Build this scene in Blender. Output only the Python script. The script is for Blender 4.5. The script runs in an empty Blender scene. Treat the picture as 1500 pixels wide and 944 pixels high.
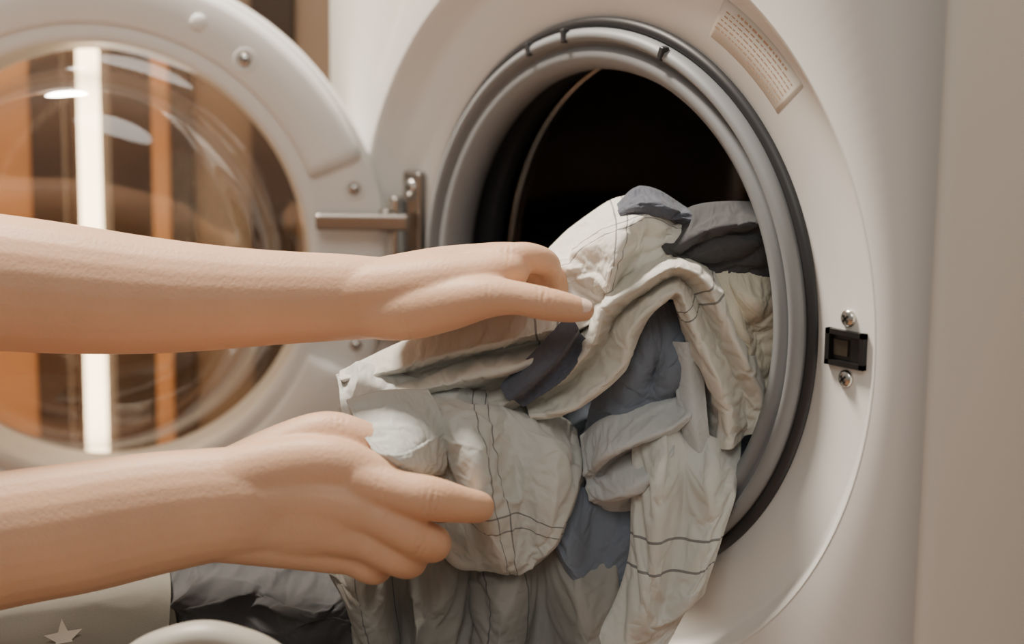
import bpy, bmesh, random, time
from math import *
from mathutils import Vector, Matrix, noise
random.seed(4)
O=Vector((0,0,.45))            # centre of the machine's door opening
RV=Vector((.6539,.7566,0)); NV=Vector((.7566,-.6539,0)); ZV=Vector((0,0,1))
COL=bpy.context.scene.collection
def frame(x0,y0,ppm,n0):
    """drawing plane standing in the room: x right, y down, n (cm) out of the plane"""
    def f(x,y,n=0): return O+RV*((x-x0)/ppm)+ZV*((y0-y)/ppm)+NV*(n0+n*.01)
    return f
# ---------------------------------------------------------------- materials
def mat(name,col,rough=.6,metal=0,spec=.5,bump=0,bscale=200,var=0,vscale=6,sub=0,sheen=0,coat=0,emit=None,es=0):
    m=bpy.data.materials.new(name); m.use_nodes=True; nt=m.node_tree; b=nt.nodes['Principled BSDF']
    b.inputs['Base Color'].default_value=(*col,1); b.inputs['Roughness'].default_value=rough
    b.inputs['Metallic'].default_value=metal; b.inputs['Specular IOR Level'].default_value=spec
    b.inputs['Sheen Weight'].default_value=sheen; b.inputs['Coat Weight'].default_value=coat
    if sub:
        b.inputs['Subsurface Weight'].default_value=sub; b.inputs['Subsurface Radius'].default_value=(1,.4,.2); b.inputs['Subsurface Scale'].default_value=.006
    if emit: b.inputs['Emission Color'].default_value=(*emit,1); b.inputs['Emission Strength'].default_value=es
    tc=nt.nodes.new('ShaderNodeTexCoord')
    if var:
        n=nt.nodes.new('ShaderNodeTexNoise'); n.inputs['Scale'].default_value=vscale; n.inputs['Detail'].default_value=4
        nt.links.new(tc.outputs['Object'],n.inputs['Vector'])
        mx=nt.nodes.new('ShaderNodeMix'); mx.data_type='RGBA'
        mx.inputs[6].default_value=(*[c*(1-var) for c in col],1); mx.inputs[7].default_value=(*[min(1,c*(1+var)) for c in col],1)
        nt.links.new(n.outputs['Fac'],mx.inputs[0]); nt.links.new(mx.outputs[2],b.inputs['Base Color'])
    if bump:
        n=nt.nodes.new('ShaderNodeTexNoise'); n.inputs['Scale'].default_value=bscale; n.inputs['Detail'].default_value=3
        nt.links.new(tc.outputs['Object'],n.inputs['Vector'])
        bp=nt.nodes.new('ShaderNodeBump'); bp.inputs['Strength'].default_value=bump; bp.inputs['Distance'].default_value=.001
        nt.links.new(n.outputs['Fac'],bp.inputs['Height']); nt.links.new(bp.outputs['Normal'],b.inputs['Normal'])
    return m
def cloth_mat(name,col,lines=(),dark=(.06,.065,.08),var=.12):
    """woven cotton; lines = list of (axis 0/1, position m, half width m) stripes woven in"""
    m=mat(name,col,rough=.88,spec=.25,bump=.2,bscale=1100,var=var,vscale=9,sheen=.12)
    nt=m.node_tree; b=nt.nodes['Principled BSDF']; src=b.inputs['Base Color'].links[0].from_socket
    uv=nt.nodes.new('ShaderNodeUVMap'); sp=nt.nodes.new('ShaderNodeSeparateXYZ'); nt.links.new(uv.outputs[0],sp.inputs[0])
    for ax,pos,w in lines:
        a=nt.nodes.new('ShaderNodeMath'); a.operation='COMPARE'; nt.links.new(sp.outputs[ax],a.inputs[0]); a.inputs[1].default_value=pos; a.inputs[2].default_value=w
        mx=nt.nodes.new('ShaderNodeMix'); mx.data_type='RGBA'; mx.inputs[7].default_value=(*dark,1)
        k=nt.nodes.new('ShaderNodeMath'); k.operation='MULTIPLY'; k.inputs[1].default_value=.7
        nt.links.new(a.outputs[0],k.inputs[0]); nt.links.new(k.outputs[0],mx.inputs[0]); nt.links.new(src,mx.inputs[6]); src=mx.outputs[2]
    nt.links.new(src,b.inputs['Base Color']); return m
ENAMEL=mat('white_enamel',(.83,.82,.795),.38,var=.02,vscale=3,coat=.15)
PLAST=mat('white_plastic',(.86,.85,.83),.42,var=.02)
RUBBER=mat('grey_rubber',(.24,.25,.26),.5,bump=.05)
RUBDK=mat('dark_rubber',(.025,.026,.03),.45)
STEEL=mat('drum_steel',(.30,.26,.23),.3,metal=1,bump=.5,bscale=60)
CHROME=mat('chrome',(.62,.60,.57),.22,metal=1)
DKMETAL=mat('hinge_metal',(.30,.28,.26),.3,metal=1)
BLACK=mat('black_plastic',(.01,.01,.01),.35)
SKIN=mat('skin',(.72,.445,.29),.5,spec=.35,bump=.3,bscale=420,var=.12,vscale=22,sub=.3)
NAIL=mat('nail',(.82,.60,.50),.25,coat=.4)
REFL=mat('orange_reflection',(.78,.38,.16),.5,var=.2,vscale=3)  # added slats' colour, imitates warm reflections in the door glass
WOODD=mat('dark_wood',(.035,.02,.012),.4,var=.3)  # dark board, also the dark bands of the imitated glass reflections
WOODM=mat('brown_wood',(.26,.18,.12),.6,var=.2,vscale=5)
WALL=mat('wall_paint',(.55,.47,.37),.9,bump=.1)
FLOORM=mat('floor_wood',(.25,.13,.07),.45,var=.3,vscale=4)
# ---------------------------------------------------------------- mesh helpers
def new_obj(name,bm,m,parent=None,smooth=True):
    me=bpy.data.meshes.new(name); bm.normal_update(); bm.to_mesh(me); bm.free()
    ob=bpy.data.objects.new(name,me); COL.objects.link(ob); ob.data.materials.append(m)
    if smooth:
        for p in me.polygons: p.use_smooth=True
    if parent: ob.parent=parent
    return ob
def empty(name):
    e=bpy.data.objects.new(name,None); COL.objects.link(e); e.empty_display_size=.05; return e
def lathe(name,prof,org,ax,ex,m,parent,segs=128,a0=0,a1=2*pi):
    ax=ax.normalized(); ex=ex.normalized(); ey=ax.cross(ex)
    if ey.z<0: ey=-ey
    full=abs(a1-a0-2*pi)<1e-6; bm=bmesh.new(); cols=[]
    nn=segs if full else segs+1
    for i in range(nn):
        a=a0+(a1-a0)*i/segs
        d=ex*cos(a)+ey*sin(a)
        cols.append([bm.verts.new(org+d*r+ax*h) for r,h in prof])
    for i in range(segs):
        A=cols[i]; B=cols[(i+1)%nn]
        for j in range(len(prof)-1):
            if prof[j][0]<1e-6 and prof[j+1][0]<1e-6: continue
            bm.faces.new((A[j],A[j+1],B[j+1],B[j]))
    if not full:
        for c in (cols[0],cols[-1]):
            try: bm.faces.new(c)
            except Exception: pass
    bmesh.ops.remove_doubles(bm,verts=bm.verts,dist=1e-6); bmesh.ops.recalc_face_normals(bm,faces=bm.faces)
    return new_obj(name,bm,m,parent)
def box(name,c,s,m,parent,rot=None,bev=.002,segs=3):
    bm=bmesh.new(); bmesh.ops.create_cube(bm,size=1)
    for v in bm.verts: v.co=Vector((v.co.x*s[0],v.co.y*s[1],v.co.z*s[2]))
    if bev: bmesh.ops.bevel(bm,geom=bm.edges[:],offset=bev,segments=segs,profile=.5,affect='EDGES')
    M=Matrix.Translation(c)@(rot.to_4x4() if rot else Matrix())
    bm.transform(M); return new_obj(name,bm,m,parent,smooth=False)
def cr(pts,n):
    """Catmull-Rom resample list of Vectors to n points"""
    k=len(pts); out=[]
    for i in range(n):
        t=i/(n-1)*(k-1); j=min(int(t),k-2); f=t-j
        p1=pts[j];p2=pts[j+1];p0=pts[j-1] if j>0 else p1*2-p2; p3=pts[j+2] if j+2<k else p2*2-p1
        out.append(.5*((2*p1)+(p2-p0)*f+(2*p0-5*p1+4*p2-p3)*f*f+(3*p1-p0-3*p2+p3)*f**3))
    return out
def tube(bm,pts,rad,flat=None,ns=24,caps=True):
    n=max(6,len(pts)*7)
    Q=cr([Vector(p) for p in pts],n)
    Rr=[x.x for x in cr([Vector((r,0,0)) for r in rad],n)]
    rings=[]; up=None; seq=[]
    T0=(Q[1]-Q[0]).normalized(); T1=(Q[-1]-Q[-2]).normalized()
    if caps:
        for a in (85,65,45,25): seq.append((Q[0]-T0*Rr[0]*sin(radians(a)),Rr[0]*cos(radians(a)),T0))
    for i in range(n):
        T=(Q[min(i+1,n-1)]-Q[max(i-1,0)]).normalized(); seq.append((Q[i],Rr[i],T))
    if caps:
        for a in (25,45,65,85): seq.append((Q[-1]+T1*Rr[-1]*sin(radians(a)),Rr[-1]*cos(radians(a)),T1))
    for p,r,T in seq:
        if up is None: up=T.orthogonal().normalized()
        up=(up-T*up.dot(T)).normalized(); sd=T.cross(up)
        ring=[]
        for j in range(ns):
            a=2*pi*j/ns; d=up*cos(a)+sd*sin(a)
            if flat: ax,fc=flat; d=d-ax*(d.dot(ax)*(1-fc))
            ring.append(bm.verts.new(p+d*r))
        rings.append(ring)
    for A,B in zip(rings,rings[1:]):
        for j in range(ns): bm.faces.new((A[j],A[(j+1)%ns],B[(j+1)%ns],B[j]))
    bm.faces.new(rings[0][::-1]); bm.faces.new(rings[-1])
def ridge(q):
    r=1-min(1,abs(noise.noise(q))*2.2); return r*r
SIM=[]
def sheet(name,fr,rails,m,parent,nu=110,nv=80,amp=.2,fu=7,fv=20,seed=0,thick=.0009,grow=.055,sim=True,hold=.09):
    """cloth panel lofted through fold rails + creases; then relaxed by a short cloth simulation"""
    R=[cr([fr(*p) for p in r],nu) for r in rails]
    rows=list(zip(*[cr([R[k][i] for k in range(len(R))],nv) for i in range(nu)]))
    lu=sum((rows[nv//2][i+1]-rows[nv//2][i]).length for i in range(nu-1))
    lv=sum((rows[j+1][nu//2]-rows[j][nu//2]).length for j in range(nv-1))
    bm=bmesh.new(); uvl=bm.loops.layers.uv.new('UVMap'); V=[]
    s7=seed*7.31
    for j in range(nv):
        row=[]
        for i in range(nu):
            p=rows[j][i]
            du=rows[j][min(i+1,nu-1)]-rows[j][max(i-1,0)]; dv=rows[min(j+1,nv-1)][i]-rows[max(j-1,0)][i]
            nn=du.cross(dv); nn=nn.normalized() if nn.length>1e-12 else NV
            if nn.dot(NV)<0: nn=-nn
            u=i/(nu-1)*lu; v=j/(nv-1)*lv
            wx=noise.noise(Vector((u*9,v*9,s7)))*.9; wy=noise.noise(Vector((u*9,v*9,s7+4)))*.9
            a1=ridge(Vector((u*fu+wx,v*fv+wy,s7)))
            a2=ridge(Vector((u*fu*1.8+v*10+wx,v*fv*1.2-u*12+wy,s7+3)))
            w=a1*1.1+a2*.5+.9*noise.noise(Vector((u*13,v*13,s7+9)))
            row.append(bm.verts.new(p+nn*(amp*.01*(w-.45))))
        V.append(row)
    for j in range(nv-1):
        for i in range(nu-1):
            f=bm.faces.new((V[j][i],V[j][i+1],V[j+1][i+1],V[j+1][i]))
            for l,(a,b) in zip(f.loops,((i,j),(i+1,j),(i+1,j+1),(i,j+1))): l[uvl].uv=(a/(nu-1)*lu,b/(nv-1)*lv)
    ob=new_obj(name,bm,m,parent)
    if sim: SIM.append((ob,nu,nv,grow,thick,hold))
    else: fin(ob,thick)
    return ob
def fin(ob,thick):
    s=ob.modifiers.new('smooth','SMOOTH'); s.factor=.5; s.iterations=1
    s=ob.modifiers.new('sub','SUBSURF'); s.levels=1; s.render_levels=1
    s=ob.modifiers.new('s','SOLIDIFY'); s.thickness=thick; s.offset=0
def relax():
    for ob,nu,nv,grow,thick,hold in SIM:
        g=ob.vertex_groups.new(name='pin')
        for j in range(nv):
            for i in range(nu):
                e=min(i,nu-1-i,j,nv-1-j)
                w=1.0 if e==0 else (.3 if e<3 else hold)
                g.add([j*nu+i],w,'REPLACE')
        c=ob.modifiers.new('cloth','CLOTH'); s=c.settings
        s.quality=6; s.mass=.12; s.tension_stiffness=12; s.compression_stiffness=12; s.shear_stiffness=4; s.bending_stiffness=.7
        s.tension_damping=5; s.compression_damping=5; s.shear_damping=5; s.bending_damping=.5; s.air_damping=2
        s.vertex_group_mass='pin'; s.pin_stiffness=.6
        s.shrink_min=-grow; s.shrink_max=-grow
        s.effector_weights.gravity=.13
        c.point_cache.frame_start=1; c.point_cache.frame_end=30
    sc=bpy.context.scene; t0=time.time(); last=1
    for f in range(1,21):
        sc.frame_set(f); last=f
        if time.time()-t0>110: break
    dg=bpy.context.evaluated_depsgraph_get(); res=[]
    for it in SIM:
        res.append(bpy.data.meshes.new_from_object(it[0].evaluated_get(dg),preserve_all_data_layers=True,depsgraph=dg))
    for it,me in zip(SIM,res):
        ob=it[0]; ob.modifiers.clear(); ob.data=me
        for p in me.polygons: p.use_smooth=True
        fin(ob,it[4])
    sc.frame_set(1)
# ================================================================ WASHING MACHINE
WM=empty('washing_machine'); X=Vector((1,0,0)); Y=Vector((0,1,0))
YF=-.02; RD=.238
def rectpt(a,hw,zt,zb):
    c,s=cos(a),sin(a); t=1e9
    if abs(c)>1e-9: t=min(t,hw/abs(c))
    if s>1e-9: t=min(t,zt/s)
    if s<-1e-9: t=min(t,zb/s)
    return c*t,s*t
HW=.262
angs=sorted([2*pi*i/160 for i in range(160)]+[atan2(.39,HW),pi-atan2(.39,HW),atan2(-.42,HW)%(2*pi),pi+atan2(.42,HW)])
bm=bmesh.new(); loops=[]
spec=[('c',RD,YF),('r',-.012,YF),('r',-.003,YF+.002),('r',.003,YF+.006),('r',.0065,YF+.013),('r',.008,YF+.024),('r',.008,.52)]
for kind,a_,y_ in spec:
    L=[]
    for a in angs:
        if kind=='c': x,z=cos(a)*a_,sin(a)*a_
        else:
            x,z=rectpt(a,HW,.39,-.42); e=a_
            if abs(abs(x)-HW)<1e-4: x+=copysign(e,x)
            if abs(z-.39)<1e-4: z+=e
            if abs(z+.42)<1e-4: z-=e
        L.append(bm.verts.new(O+Vector((x,y_,z))))
    loops.append(L)
n=len(angs)
for A,B in zip(loops,loops[1:]):
    for i in range(n): bm.faces.new((A[i],A[(i+1)%n],B[(i+1)%n],B[i]))
bm.faces.new(loops[-1])
bmesh.ops.recalc_face_normals(bm,faces=bm.faces)
new_obj('cabinet',bm,ENAMEL,WM)
lathe('door_recess',[(.2385,-.0203),(.2365,-.0192),(.2345,-.0165),(.2275,-.004),(.2245,-.001),(.221,0),(.181,0),(.179,.003),(.179,.03)],O,Y,X,ENAMEL,WM,160)
lathe('gasket_seam',[(.1815,-.0004),(.1805,-.003),(.177,-.0045),(.1735,-.002),(.1735,.02)],O,Y,X,RUBDK,WM,160)
lathe('gasket',[(.1745,.002),(.1745,-.006),(.172,-.0105),(.1685,-.0115),(.1665,-.009),(.1655,-.0035),(.1635,-.0025),(.162,-.005),(.1595,-.0085),(.1555,-.0085),(.151,-.005),(.1485,.001),(.1485,.008),(.151,.014)],O,Y,X,RUBBER,WM,160)
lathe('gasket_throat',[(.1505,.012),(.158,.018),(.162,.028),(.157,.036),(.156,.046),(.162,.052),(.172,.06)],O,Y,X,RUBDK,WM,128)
lathe('drum_lip',[(.168,.062),(.163,.0585),(.1605,.056),(.1585,.058),(.159,.063),(.163,.07)],O,Y,X,CHROME,WM,128)
lathe('drum',[(.163,.07),(.20,.075),(.228,.085),(.236,.10),(.236,.36),(.22,.375),(.12,.36),(.0,.35)],O,Y,X,STEEL,WM,96)
for k in range(3):
    a=radians(62+120*k); bm=bmesh.new(); d=Vector((cos(a),0,sin(a)))
    tube(bm,[O+d*.225+Y*.10,O+d*.212+Y*.16,O+d*.205+Y*.25,O+d*.22+Y*.34],[.02,.026,.028,.02],flat=(d,1.3))
    new_obj('drum_lifter_%d'%(k+1),bm,STEEL,WM)
for k,a in enumerate((70,100,112)):
    a=radians(a); box('gasket_tab_%d'%(k+1),O+Vector((cos(a)*.171,-.0095,sin(a)*.171)),(.004,.006,.009),RUBDK,WM,Matrix.Rotation(-(a-pi/2),3,'Y'),bev=.001)
def screw(name,c,nrm,r,m,parent):
    ex=nrm.orthogonal().normalized()
    lathe(name,[(r,0),(r,.001),(r*.85,.0022),(r*.5,.003),(0,.0033)],c,nrm,ex,m,parent,24)
    ey=nrm.cross(ex)
    q=Matrix((ex,ey,nrm)).transposed()
    box(name+'_slot',c+nrm*.0032,(r*1.0,r*.2,.001),BLACK,parent,q,bev=0); box(name+'_slot_b',c+nrm*.0032,(r*.2,r*1.0,.001),BLACK,parent,q,bev=0)
LC=O+Vector((.203,0,0))
bm=bmesh.new()
for sx in (-1,1): 
    bmesh.ops.create_cube(bm,size=1,matrix=Matrix.Translation(LC+Vector((sx*.0125,-.001,0)))@Matrix.Diagonal((.003,.005,.021,1)))
    bmesh.ops.create_cube(bm,size=1,matrix=Matrix.Translation(LC+Vector((0,-.001,sx*.009)))@Matrix.Diagonal((.028,.005,.003,1)))
new_obj('latch_frame',bm,BLACK,WM,smooth=False)
box('latch_pocket',LC+Vector((0,.0002,0)),(.023,.001,.016),BLACK,WM,bev=0)
box('latch_tongue',LC+Vector((-.004,-.001,.0)),(.010,.001,.009),mat('latch_brown',(.04,.03,.02),.4),WM,bev=0)
screw('latch_screw_1',LC+Vector((0,0,.0175)),-Y,.0052,CHROME,WM); screw('latch_screw_2',LC+Vector((0,0,-.0175)),-Y,.0052,CHROME,WM)
STK=mat('sticker_film',(.85,.80,.71),.4); INK=mat('sticker_ink',(.52,.34,.23),.7)
lathe('sticker',[(.1935,-.0001),(.1935,-.0003),(.2185,-.0003),(.2185,-.0001)],O,Y,X,STK,WM,24,radians(42),radians(63))
bm=bmesh.new()
for rr in (.2155,.2125,.2095,.2065,.2035,.2005,.1975):
    a=43.5 if rr<.215 else 46
    end=61.5 if rr<.215 else 59
    while a<end:
        da=random.uniform(.3,1.3); h=.0004 if rr<.215 else .0007
        if rr<.199 and a>53: break
        vs=[bm.verts.new(O+Vector((cos(radians(t))*q,-.0005,sin(radians(t))*q))) for t,q in ((a,rr-h),(a+da,rr-h),(a+da,rr+h),(a,rr+h))]
        bm.faces.new(vs); a+=da+.35
new_obj('sticker_print',bm,INK,WM,smooth=False)
box('control_panel',O+Vector((.06,-.024,.345)),(.38,.010,.075),PLAST,WM); box('detergent_drawer',O+Vector((-.195,-.026,.345)),(.12,.014,.08),PLAST,WM)
lathe('program_dial',[(.030,0),(.030,.012),(.026,.02),(0,.021)],O+Vector((.02,-.029,.345)),-Y,X,CHROME,WM,48)
HX=-.193
box('hinge_plate',O+Vector((HX,-.004,0)),(.020,.008,.135),DKMETAL,WM,bev=.003)
box('hinge_block',O+Vector((HX-.004,-.014,.0)),(.012,.018,.10),CHROME,WM,bev=.003)
for k,z in enumerate((.056,-.056)): screw('hinge_screw_%d'%(k+1),O+Vector((HX+.001,-.008,z)),-Y,.006,CHROME,WM)
# ---------------------------------------------------------------- door (swung open)
TH=2.266; E=Vector((cos(TH),-sin(TH),0)); NI=Vector((sin(TH),cos(TH),0)); HG=O+Vector((HX,-.012,0)); D=O+Vector((HX,0,0))+E*.235
lathe('door_ring',[(.150,-.030),(.205,-.034),(.211,-.028),(.213,-.012),(.2125,.0),(.2095,.004),(.200,.0055),(.172,.0055),(.166,.008),(.161,.0085),(.1575,.006),(.156,.0),(.150,-.030)],D,NI,-E,PLAST,WM,160)
lathe('door_ring_raised_rim',[(.169,.004),(.170,.0105),(.173,.0125),(.203,.0125),(.2075,.010),(.2095,.004),(.209,-.002)],D,NI,-E,PLAST,WM,140,radians(22),radians(337))
bmw=[(.157,.004),(.150,.006),(.141,.007),(.1355,.012),(.133,.022),(.129,.038),(.122,.050),(.110,.058),(.090,.062),(.05,.064),(0,.0645)]
GL=bpy.data.materials.new('door_glass'); GL.use_nodes=True; nt=GL.node_tree; nt.nodes.clear()
out=nt.nodes.new('ShaderNodeOutputMaterial'); tr=nt.nodes.new('ShaderNodeBsdfTransparent'); tr.inputs[0].default_value=(.96,.91,.84,1)
gg=nt.nodes.new('ShaderNodeBsdfGlossy'); gg.inputs['Roughness'].default_value=.03; lw=nt.nodes.new('ShaderNodeLayerWeight'); lw.inputs['Blend'].default_value=.28
mr=nt.nodes.new('ShaderNodeMapRange'); mr.inputs['To Min'].default_value=.08; mr.inputs['To Max'].default_value=.95
mx=nt.nodes.new('ShaderNodeMixShader'); nt.links.new(lw.outputs['Facing'],mr.inputs['Value']); nt.links.new(mr.outputs[0],mx.inputs[0]); nt.links.new(tr.outputs[0],mx.inputs[1]); nt.links.new(gg.outputs[0],mx.inputs[2]); nt.links.new(mx.outputs[0],out.inputs[0])
lathe('door_glass_bowl',bmw,D,NI,-E,GL,WM,160)
lathe('door_outer_cover',[(.152,-.03),(.10,-.036),(0,-.038)],D,NI,-E,GL,WM,96)
for k,(dx,dz,r) in enumerate(((.113,.145,.0085),(.189,.054,.0075),(.190,-.060,.0075),(-.113,.145,.008),(-.113,-.145,.008),(.113,-.145,.008))):
    lathe('door_screw_boss_%d'%(k+1),[(r,0),(r,.0008),(r*.8,.001),(r*.75,.0002)],D-E*dx+ZV*dz+NI*(.0125 if abs(dz)>.1 else .0058),NI,-E,PLAST,WM,32)
    screw('door_screw_%d'%(k+1),D-E*dx+ZV*dz+NI*(.0115 if abs(dz)>.1 else .0048),NI,r*.62,CHROME,WM)
lathe('door_stop_nub',[(.006,0),(.006,.002),(.004,.0035),(0,.0037)],D-E*.081+ZV*.171+NI*.0122,NI,-E,PLAST,WM,24)
q=Matrix((E,NI,ZV)).transposed()
for k,z in enumerate((.0325,-.0325)):
    box('hinge_arm_%d'%(k+1),HG+E*.030+NI*.014+ZV*z,(.066,.006,.012),DKMETAL,WM,q,bev=.002)
    box('hinge_knuckle_%d'%(k+1),O+Vector((HX-.004,-.022,z)),(.012,.018,.018),DKMETAL,WM,bev=.004)
# ================================================================ CLOTHES
C=frame(892,475,2437,.09)
B=frame(903,515,2600,.175); pb=2600
L6=.0006
c_light=cloth_mat('cotton_light_grey',(.66,.65,.59),lines=((0,.150,L6),(0,.158,L6)))
c_left=cloth_mat('cotton_left',(.62,.61,.56),lines=((0,.022,L6),(0,.034,L6)))
c_cream=cloth_mat('cotton_cream',(.72,.67,.54))
c_cool=cloth_mat('cotton_cool_grey',(.52,.55,.56))
c_puff=cloth_mat('cotton_checked',(.58,.595,.57),lines=((1,.122,L6),(1,.134,L6),(0,.128,L6),(0,.140,L6)))
c_pinch=cloth_mat('cotton_pinched',(.54,.555,.53))
c_hang=cloth_mat('cotton_hanging',(.62,.64,.61),lines=((1,.071,.0008),(1,.090,.0008)))
c_whitecheck=cloth_mat('cotton_white_check',(.76,.74,.68),lines=((1,.030,L6),(1,.037,L6),(0,.05,L6),(0,.058,L6)))
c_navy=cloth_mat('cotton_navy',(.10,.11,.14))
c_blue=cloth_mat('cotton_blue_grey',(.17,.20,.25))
c_dk=cloth_mat('jersey_charcoal',(.065,.065,.07))
c_mid=cloth_mat('cotton_mid_grey',(.31,.305,.285),lines=((0,.03,L6),(0,.062,L6)))
SH=empty('bed_sheet'); NS=empty('navy_shirt'); TR=empty('charcoal_trousers')
sheet('back_fold',C,[[(795,395,-4),(850,335,-4),(900,298,-4),(960,292,-4),(1010,310,-4)],
 [(800,400,-1),(855,350,0),(905,318,1),(950,302,0),(1010,330,-1)],
 [(815,425,0),(865,378,1),(898,352,2.6),(935,342,.3),(990,350,0)],
 [(835,450,0),(865,415,1),(890,402,2.4),(925,392,.3),(980,390,0)],
 [(845,490,-1),(870,465,0),(895,455,.5),(930,440,0),(980,440,-1)]],c_whitecheck,SH,seed=1)
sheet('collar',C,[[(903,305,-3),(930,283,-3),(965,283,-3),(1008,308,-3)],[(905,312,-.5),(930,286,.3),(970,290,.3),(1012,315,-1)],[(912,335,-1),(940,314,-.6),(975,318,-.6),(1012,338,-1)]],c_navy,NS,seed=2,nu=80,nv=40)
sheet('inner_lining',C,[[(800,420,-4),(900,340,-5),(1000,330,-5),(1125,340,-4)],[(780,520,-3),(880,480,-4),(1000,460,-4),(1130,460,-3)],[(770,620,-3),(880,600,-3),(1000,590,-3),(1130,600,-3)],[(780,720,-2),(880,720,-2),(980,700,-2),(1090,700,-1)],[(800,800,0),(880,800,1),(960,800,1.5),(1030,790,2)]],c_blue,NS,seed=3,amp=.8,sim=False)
sheet('leg_fold',C,[[(962,352,-2.5),(1010,310,-2),(1060,296,-1.5),(1135,294,-2)],[(970,362,0),(1012,330,1),(1060,314,1.3),(1135,312,0)],[(978,371,-.1),(1016,344,.2),(1062,331,.4),(1135,331,-.4)],[(985,380,.2),(1020,358,.8),(1065,347,1),(1135,350,-.2)],[(1000,395,-.2),(1040,382,0),(1080,376,0),(1135,390,-.6)],[(1000,425,-1),(1040,414,0),(1080,409,-.2),(1135,430,-1)]],c_dk,TR,seed=4,nu=90,nv=80)
sheet('right_drape',C,[[(1005,385,-1),(1050,382,-.3),(1090,392,-.3),(1145,405,-1)],[(1020,400,1),(1060,410,.1),(1095,430,1.2),(1145,440,-.5)],[(1040,440,.3),(1075,450,1.3),(1100,470,-.3),(1145,480,-.5)],[(1070,490,-.3),(1095,500,.9),(1115,510,-.4),(1145,520,-.5)],[(1085,580,-1),(1110,580,-.2),(1125,580,-.3),(1145,585,-1)]],c_cream,SH,seed=5,nu=80,nv=90)
sheet('main_loop',C,[
 [(760,560,-2),(820,520,-1.5),(858,470,-1.5),(872,425,-1.5),(920,385,-1.5),(980,364,-1.5),(1030,375,-1.5),(1065,430,-1.5),(1100,500,-1.5),(1130,560,-1.5),(1128,625,-1.5)],
 [(765,572,1.2),(826,532,2.2),(866,482,2.7),(882,434,2.9),(930,398,2.9),(980,372,2.6),(1024,390,2.6),(1055,445,2.5),(1088,510,2.0),(1115,570,.8),(1116,630,.6)],
 [(770,590,.2),(835,555,.5),(885,500,.6),(905,455,.6),(945,415,.6),(985,394,.4),(1010,410,.4),(1034,455,.5),(1066,520,.4),(1092,580,.1),(1094,640,.0)],
 [(778,605,1.8),(845,575,2.7),(905,520,2.9),(920,470,3.0),(950,432,2.7),(985,412,2.1),(998,430,2.1),(1014,470,2.4),(1042,530,2.6),(1066,590,1.8),(1068,650,1.5)],
 [(785,618,-1),(855,592,-1),(920,535,-1),(936,485,-1),(960,450,-1),(983,430,-1.5),(987,440,-1.5),(1000,480,-1),(1025,540,-1),(1045,600,-1),(1043,660,-1)]],c_light,SH,nu=200,nv=64,seed=6,hold=.12)
sheet('hem_band',C,[[(985,500,-.5),(992,560,.2),(998,610,1),(1010,655,1)],[(1003,495,.8),(1012,560,1.2),(1016,610,2),(1026,655,1.8)],[(1022,495,.2),(1034,560,.6),(1038,610,1.3),(1045,650,1)]],c_cool,SH,seed=16,nu=80,nv=30,amp=.1,grow=.03,hold=.2)
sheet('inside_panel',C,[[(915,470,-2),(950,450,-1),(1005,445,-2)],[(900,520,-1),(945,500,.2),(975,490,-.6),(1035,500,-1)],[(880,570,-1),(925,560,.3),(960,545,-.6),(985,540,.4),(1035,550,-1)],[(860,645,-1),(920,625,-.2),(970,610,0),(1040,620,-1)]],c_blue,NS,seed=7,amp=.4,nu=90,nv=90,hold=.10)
sheet('left_folds',C,[
 [(885,452,-1),(800,450,-1),(720,460,-1),(650,480,-1),(580,510,-1),(495,555,-1)],
 [(875,463,1),(800,460,1.6),(730,473,1.8),(655,496,1.6),(590,520,1.3),(500,560,.6)],
 [(862,478,-.4),(800,478,-.5),(735,493,-.6),(665,513,-.5),(600,533,-.4),(520,562,.2)],
 [(852,490,1),(800,500,1.9),(740,515,2.5),(680,533,2.2),(620,548,1.9),(530,562,1.2)],
 [(842,510,-.3),(790,525,-.3),(745,543,-.3),(700,558,-.3),(650,570,-.1),(540,575,.5)],
 [(805,545,.5),(770,560,1.2),(740,575,1.5),(700,590,1.4),(650,600,1.3),(560,610,1)],
 [(800,590,-1),(770,600,-.5),(740,610,-.5),(700,620,0),(650,630,0),(570,640,0)]],c_left,SH,nu=150,nv=100,seed=8,hold=.08)
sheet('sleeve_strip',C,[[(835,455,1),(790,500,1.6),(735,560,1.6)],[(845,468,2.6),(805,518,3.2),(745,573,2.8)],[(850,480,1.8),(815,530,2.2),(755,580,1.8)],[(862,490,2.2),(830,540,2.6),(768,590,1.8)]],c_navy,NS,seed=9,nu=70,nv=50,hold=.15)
sheet('billow',C,[
 [(492,562,-1),(530,533,0),(600,552,0),(680,572,0),(740,588,-.5),(800,608,-1),(850,640,-2)],
 [(505,592,2.5),(545,566,4.2),(610,580,2.0),(685,576,5.2),(745,592,2.4),(808,622,2),(858,665,-1)],
 [(530,632,5),(582,612,6.2),(636,616,3.0),(698,612,7.4),(750,634,3.2),(820,655,3.4),(862,700,-1)],
 [(575,665,6.5),(618,658,7.4),(660,668,4.0),(706,668,7.8),(758,692,3.4),(818,712,4.1),(855,740,-1)],
 [(615,720,5),(648,725,6.4),(685,738,4.2),(724,740,6.7),(768,752,3.6),(815,765,3.9),(842,780,-1)],
 [(650,780,3),(676,795,4.9),(706,802,3.8),(742,808,5.0),(778,805,3.4),(807,795,2.8),(825,795,-1)],
 [(668,805,-1),(690,818,1.5),(715,825,2),(745,832,2),(780,828,1.5),(803,810,0),(815,800,-2)]],c_puff,SH,nu=150,nv=120,seed=10,amp=.28,fu=10,fv=10,grow=.05,hold=.10)
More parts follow.
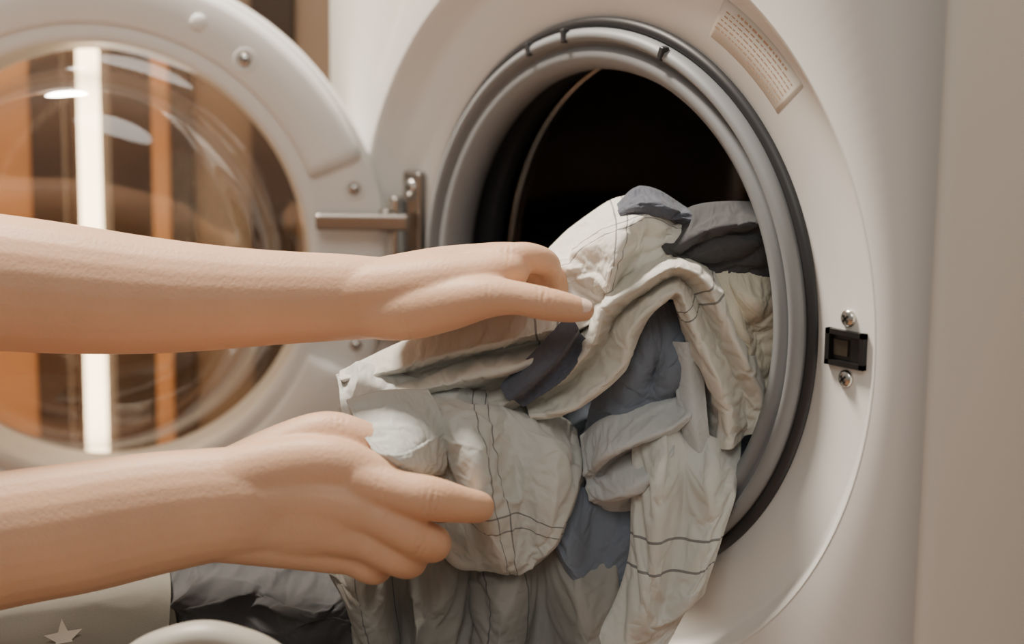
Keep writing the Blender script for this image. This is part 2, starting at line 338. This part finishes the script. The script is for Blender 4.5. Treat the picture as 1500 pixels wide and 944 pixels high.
sheet('pinched_fold',B,[[(500,615,-4.5),(560,600,-4.5),(625,605,-5.5)],[(528,636,-1.0),(585,632,-.2),(650,640,-4)],[(553,660,.9),(602,662,1.4),(655,680,-3)],[(572,682,.6),(612,687,.9),(655,705,-3)],[(584,702,-.8),(620,708,-.8),(650,720,-3)]],c_pinch,SH,seed=17,nu=80,nv=70,amp=.15,grow=.04,hold=.13)
sheet('hanging_end',C,[[(930,640,1),(975,615,1.5),(1010,622,.2),(1045,640,.8),(1090,650,-.6)],[(935,690,2),(968,655,4),(1005,665,2.2),(1040,675,3.6),(1085,690,1)],[(930,745,2.2),(962,732,4.6),(1003,738,2.6),(1040,740,4),(1072,750,2.2)],[(925,810,2.6),(955,808,4.6),(992,808,3),(1025,808,4.2),(1055,808,3)],[(908,880,2.6),(940,880,4.4),(972,876,3),(1005,866,4.2),(1038,850,3)],[(880,935,3),(920,930,4),(965,915,3),(1015,880,3)],[(840,1010,3),(890,1010,4),(930,990,3),(985,940,3)]],c_hang,SH,nu=90,nv=150,seed=11,fu=18,fv=7,amp=.3,hold=.08,grow=.035)
sheet('mid_curl',C,[[(1005,580,-.5),(940,598,0),(885,618,0),(858,650,-1)],[(1012,597,2),(945,620,3.0),(890,646,3.0),(856,690,.8)],[(1000,630,.5),(950,648,.5),(905,668,.7),(863,708,.4)],[(985,655,2.4),(945,682,3.3),(910,700,3.0),(868,732,1)],[(965,710,.6),(935,724,1.2),(912,732,1.4),(885,748,.5)],[(955,775,0),(930,778,0),(908,772,0),(895,768,-1)]],c_cool,SH,seed=12,nu=90,nv=90,hold=.10)
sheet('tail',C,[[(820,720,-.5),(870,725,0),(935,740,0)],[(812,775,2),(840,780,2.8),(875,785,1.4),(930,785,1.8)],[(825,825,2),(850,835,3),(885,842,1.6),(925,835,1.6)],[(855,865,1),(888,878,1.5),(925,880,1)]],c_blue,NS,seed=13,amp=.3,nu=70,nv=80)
sheet('lower_drape_b',C,[[(660,800,0),(740,810,.5),(830,800,1),(930,820,1)],[(670,860,.5),(740,850,3.5),(800,860,1),(850,850,3.5),(925,865,1)],[(675,930,.5),(740,930,4),(800,930,1),(860,930,4),(900,930,1.5)],[(675,1040,1),(740,1040,3),(800,1040,1.5),(850,1040,3),(880,1040,2)]],c_mid,SH,seed=14,amp=.35,fu=14,fv=7)
sheet('lower_drape_a',C,[[(480,780,1),(560,770,2),(640,760,2),(700,770,1)],[(490,840,3),(540,840,5.4),(590,850,2.5),(650,840,4.5),(690,845,1.5)],[(520,910,3),(560,910,5.4),(600,920,2.5),(640,910,4.5),(700,920,1.5)],[(540,1040,3),(580,1040,5),(620,1040,3),(660,1040,4),(710,1040,2)]],c_mid,SH,seed=15,amp=.35,fu=14,fv=7)
# ---------------- things lying in the basket
BK=empty('star_blanket'); c_star=cloth_mat('grey_knit',(.19,.18,.155),var=.35)
F2=frame(892,475,2400,.10)
sheet('blanket_fold',F2,[[(-120,880,-4),(0,872,-4),(120,862,-4),(235,862,-4)],[(-120,905,1),(0,900,1),(130,885,1.5),(262,878,1)],[(-120,980,5),(0,975,5),(130,965,5),(268,950,4)],[(-120,1060,5),(0,1060,5),(130,1060,5),(268,1060,4)]],c_star,BK,seed=20,amp=.25,sim=False)
bm=bmesh.new(); sc=F2(118,926,3.2); vs=[]
tx=RV; ty=(ZV*.8-NV*.5).normalized(); nrm=tx.cross(ty); nrm=nrm if nrm.dot(NV)>0 else -nrm
for i in range(10):
    a=pi/2+i*pi/5+.2; r=.012 if i%2==0 else .005; vs.append(bm.verts.new(sc+tx*cos(a)*r+ty*sin(a)*r+nrm*.005))
bm.faces.new(vs); new_obj('star_print',bm,mat('star_white',(.7,.66,.58),.9),BK,smooth=False)
DC=empty('grey_trousers')
sheet('heap',F2,[[(225,880,-3),(300,835,-4),(400,830,-4),(510,850,-4)],[(240,875,1),(290,855,2.5),(380,850,1),(440,852,3),(520,870,1)],[(265,900,1.5),(310,880,3),(380,885,1.5),(450,880,3.5),(530,900,2)],[(270,960,2),(320,950,3.5),(400,950,3),(470,950,3),(560,960,2)],[(270,1050,2),(400,1050,3),(560,1050,2)]],cloth_mat('dark_denim',(.075,.075,.08),var=.5),DC,seed=21,amp=.4,fu=20,fv=20)
relax()
# ================================================================ PERSON (forearms and hands)
PE=empty('person')
def limb(name,chains,creases=()):
    bm=bmesh.new()
    for ch in chains:
        tube(bm,[c[0] for c in ch[0]],[c[1] for c in ch[0]],flat=ch[1] if len(ch)>1 else None)
    ob=new_obj(name,bm,SKIN,None)
    r=ob.modifiers.new('r','REMESH'); r.mode='VOXEL'; r.voxel_size=.0013; r.use_smooth_shade=True
    s=ob.modifiers.new('s','SMOOTH'); s.iterations=6; s.factor=.6
    dg=bpy.context.evaluated_depsgraph_get(); me=bpy.data.meshes.new_from_object(ob.evaluated_get(dg))
    ob.modifiers.clear(); ob.data=me
    if not me.materials: me.materials.append(SKIN)
    nn=[v.normal.copy() for v in me.vertices]
    for c,ax,rad,dep in creases:
        ax=ax.normalized()
        for v,nv_ in zip(me.vertices,nn):
            d=v.co-c; L=d.length
            if L<rad:
                t=d.dot(ax)/.0034+.35*noise.noise(v.co*260)
                v.co-=nv_*dep*(max(0,cos(2*pi*t))**3)*(1-(L/rad)**2)*exp(-(t/1.5)**2)
    for p in me.polygons: p.use_smooth=True
    ob.parent=PE; return ob
def ch(fr,ppm,pts,flat=None):
    L=[(fr(x,y,n),r/ppm) for x,y,n,r in pts]
    return (L,flat) if flat else (L,)
A=frame(896,488,2500,.12); pa=2500
limb('left_arm',[
 ch(A,pa,[(-620,300,2,125),(-420,385,1,120),(-250,412,0,114),(-100,418,0,106),(0,423,0,101),(100,431,0,96),(200,438,0,88),(300,441,0,79),(400,440,0,70),(500,438,0,64),(570,437,0,59),(640,424,0,51),(690,410,0,40)],(NV,.86)),
 ch(A,pa,[(500,434,.3,46),(580,424,.6,46),(650,412,.9,43),(710,402,1.0,36),(745,393,.7,30)]),
 ch(A,pa,[(570,430,-.6,52),(650,410,-1.0,46),(715,392,-1.1,34),(745,386,-1.2,29)]),
 ch(A,pa,[(580,440,-2,45),(650,425,-2.6,38),(720,400,-3,30)]),
 ch(A,pa,[(580,450,-3,36),(650,440,-4.4,32),(705,420,-5,27)]),
 ch(A,pa,[(700,392,.2,30),(742,379,.3,25),(772,376,.1,23),(798,385,-.6,20),(806,405,-1.8,18)]),
 ch(A,pa,[(705,394,-1.8,29),(765,392,-1.9,25),(806,412,-2.4,22),(818,445,-3,18)]),
 ch(A,pa,[(705,402,-3.4,27),(760,410,-3.6,24),(795,435,-4,21),(800,465,-4,18)]),
 ch(A,pa,[(695,420,-5,24),(740,432,-5.2,21),(765,455,-5.4,19),(765,480,-5,16)]),
 ch(A,pa,[(520,455,.2,40),(590,452,1.0,44),(655,438,1.8,40),(712,424,2.6,31),(756,423,3.0,24.5),(796,430,3.1,24),(835,438,2.8,20.5),(852,441,2.7,16)])],
 creases=[(A(795,412,3.6),RV,.013,.0010),(A(745,362,.8),RV,.012,.0009),(A(600,470,2.4),RV*.8+ZV*.3,.016,.0007),(A(715,408,3.6),RV,.012,.0004)])
def nail(name,c,T,Nn,L,W):
    T=T.normalized(); Nn=(Nn-T*Nn.dot(T)).normalized(); S=T.cross(Nn); bm=bmesh.new(); g=[]
    for i in range(13):
        row=[]
        for j in range(13):
            a=(i/12*2-1); b=(j/12*2-1); x=a*sqrt(1-b*b/2); y=b*sqrt(1-a*a/2)
            row.append(bm.verts.new(c+T*x*L+S*y*W-Nn*(y*y*W*.45+x*x*L*.12)))
        g.append(row)
    for i in range(12):
        for j in range(12): bm.faces.new((g[i][j],g[i][j+1],g[i+1][j+1],g[i+1][j]))
    ob=new_obj(name,bm,NAIL,PE); s=ob.modifiers.new('s','SOLIDIFY'); s.thickness=.0007
up1=(NV*.75+ZV*.65)
nail('left_thumb_nail',A(850,440,2.7)+up1.normalized()*.0071,A(852,441,2.7)-A(820,434,2.9),up1,.0066,.0050)
limb('right_arm',[
 ch(B,pb,[(-560,900,2,130),(-350,860,2,122),(-200,845,1,112),(0,810,0,103),(120,788,0,99),(230,765,0,92),(310,752,0,86),(380,745,0,84)],(NV,.75)),
 ch(B,pb,[(300,755,.2,84),(380,745,.5,84),(450,742,.9,80),(510,748,1.2,68),(540,760,1.2,52)],(NV,.45)),
 ch(B,pb,[(280,745,.2,58),(400,702,.5,52),(490,684,.9,44),(560,700,1.3,36)],(NV,.8)),
 ch(B,pb,[(320,750,.5,60),(430,732,.8,50),(510,735,1.3,42),(578,752,1.7,35)],(NV,.8)),
 ch(B,pb,[(320,765,.3,60),(430,768,.6,50),(510,780,1.0,40),(564,797,1.2,32)],(NV,.8)),
 ch(B,pb,[(320,780,0,58),(420,800,.1,46),(490,815,.2,37),(532,826,.3,29)],(NV,.8)),
 ch(B,pb,[(540,700,1.2,36),(590,712,2.0,31),(638,722,2.1,32.5),(682,737,1.2,27),(706,746,.4,24)]),
 ch(B,pb,[(565,752,1.6,34),(612,780,1.7,30),(638,800,.7,29),(624,812,-1.4,26),(590,797,-2.6,24)]),
 ch(B,pb,[(550,797,1.1,31),(592,824,1.0,26),(606,835,-.4,25),(588,832,-2.2,23),(560,812,-3,21)]),
 ch(B,pb,[(520,826,.2,28),(548,846,.1,23),(556,852,-1.2,22),(540,845,-2.4,20),(515,825,-3,18)]),
 ch(B,pb,[(330,725,-.8,50),(420,675,-1.2,42),(480,650,-1.2,35),(530,655,-.9,29),(572,675,-.8,26),(592,686,-.9,21)])],
 creases=[(B(640,720,3.2),RV*.95-ZV*.2,.015,.0010),(B(562,700,2.6),RV,.015,.0005),(B(500,630,-.8),RV,.014,.0009),(B(626,785,2.4),RV-ZV*.5,.014,.0010)])
# ================================================================ LAUNDRY BASKET
LB=empty('laundry_basket'); BPL=mat('basket_plastic',(.42,.39,.34),.45)
bc=O+RV*(-.22)+NV*.13; 
def oval(a,z,s=1): return bc+RV*(cos(a)*.20*s)+NV*(sin(a)*.11*s)+ZV*z
bm=bmesh.new(); N=96; prof=[(.80,-.45),(.84,-.445),(.90,-.33),(.97,-.20),(1.0,-.19),(1.05,-.188),(1.06,-.194),(1.05,-.20)]
G=[[bm.verts.new(oval(2*pi*i/N,z,s)) for i in range(N)] for s,z in prof]
for P_,Q_ in zip(G,G[1:]):
    for i in range(N): bm.faces.new((P_[i],P_[(i+1)%N],Q_[(i+1)%N],Q_[i]))
bm.faces.new(G[0]); ob=new_obj('tub',bm,BPL,LB); s=ob.modifiers.new('s','SOLIDIFY'); s.thickness=.003
bm=bmesh.new(); pts=[]
for t in range(9):
    a=radians(90-17+t*34/8*1.0); h=[0,.020,.034,.041,.044,.041,.034,.020,0][t]
    pts.append(oval(a,-.188+h,1.05))
tube(bm,pts,[.011]*9,flat=(ZV,.8)); new_obj('handle',bm,BPL,LB)
# ================================================================ ROOM
def room(name,c,s,m): return box(name,Vector(c),s,m,None,bev=0)
room('floor',(0,-.6,-.01),(5,4.4,.02),FLOORM)
room('wall_back',(0,.66,1.25),(5,.08,2.5),WALL)
PT=empty('wood_reflection_slats')  # slats added behind the glass to imitate its reflections; right-hand ones are real boards
def PP(r,n,z=0): return O+RV*r+NV*n+ZV*z
qq=Matrix((RV,-NV,ZV)).transposed()
sl=[(-.80,-.448,REFL,0),(-.448,-.420,WOODD,.004),(-.420,-.385,WOODD,-.006),(-.385,-.350,WOODD,.004),(-.350,-.336,REFL,.004),(-.336,-.318,WOODD,0),(-.318,-.27,WOODM,-.005),(-.27,-.235,WOODD,.003),(-.235,-.19,WOODM,0)]
for k,(a,b,m,dn) in enumerate(sl):
    box('slat_%d'%(k+1),PP((a+b)/2,-.33+dn,.35),(b-a,.018,1.60),m,PT,qq,bev=.002)
TL=empty('reflection_streak')  # glowing rod added behind the glass to imitate a bright reflected streak
bm=bmesh.new(); tube(bm,[PP(-.400,-.318,z) for z in (-.35,-.1,.2,.6)],[.0085]*4); new_obj('tube',bm,mat('streak_glow',(1,.9,.7),.4,emit=(1,.84,.60),es=10),TL)
# ================================================================ LIGHT, WORLD, CAMERA
def area(name,loc,tgt,size,e,col):
    l=bpy.data.lights.new(name,'AREA'); l.energy=e; l.size=size; l.color=col; l.shape='DISK'
    o=bpy.data.objects.new(name,l); COL.objects.link(o); o.location=loc; o.rotation_euler=(Vector(tgt)-Vector(loc)).to_track_quat('-Z','Y').to_euler()
area('ceiling_light',(-.60,-.42,1.95),(0,-.1,.45),.40,70,(1,.90,.76))
area('fill_light',(1.3,-1.5,1.9),(0,0,.45),1.0,13,(1,.95,.87))  # added fill from camera right, not an actual lamp in the room
w=bpy.data.worlds.new('World'); bpy.context.scene.world=w; w.use_nodes=True
w.node_tree.nodes['Background'].inputs[0].default_value=(.95,.87,.76,1); w.node_tree.nodes['Background'].inputs[1].default_value=.27
cam=bpy.data.cameras.new('camera'); co=bpy.data.objects.new('camera',cam); COL.objects.link(co); bpy.context.scene.camera=co
cam.sensor_width=36; cam.lens=67.2; cam.clip_start=.02
yaw,pit,rol=.858,.181,.013
F=Vector((-sin(yaw)*cos(pit),cos(yaw)*cos(pit),-sin(pit))); r=Vector((cos(yaw),sin(yaw),0)); u=r.cross(F)
r2=r*cos(rol)+u*sin(rol); u2=-r*sin(rol)+u*cos(rol)
M=Matrix((r2,u2,-F)).transposed().to_4x4(); M.translation=O+Vector((.885,-.842,.208)); co.matrix_world=M
cam.dof.use_dof=True; cam.dof.focus_distance=1.13; cam.dof.aperture_fstop=3.4
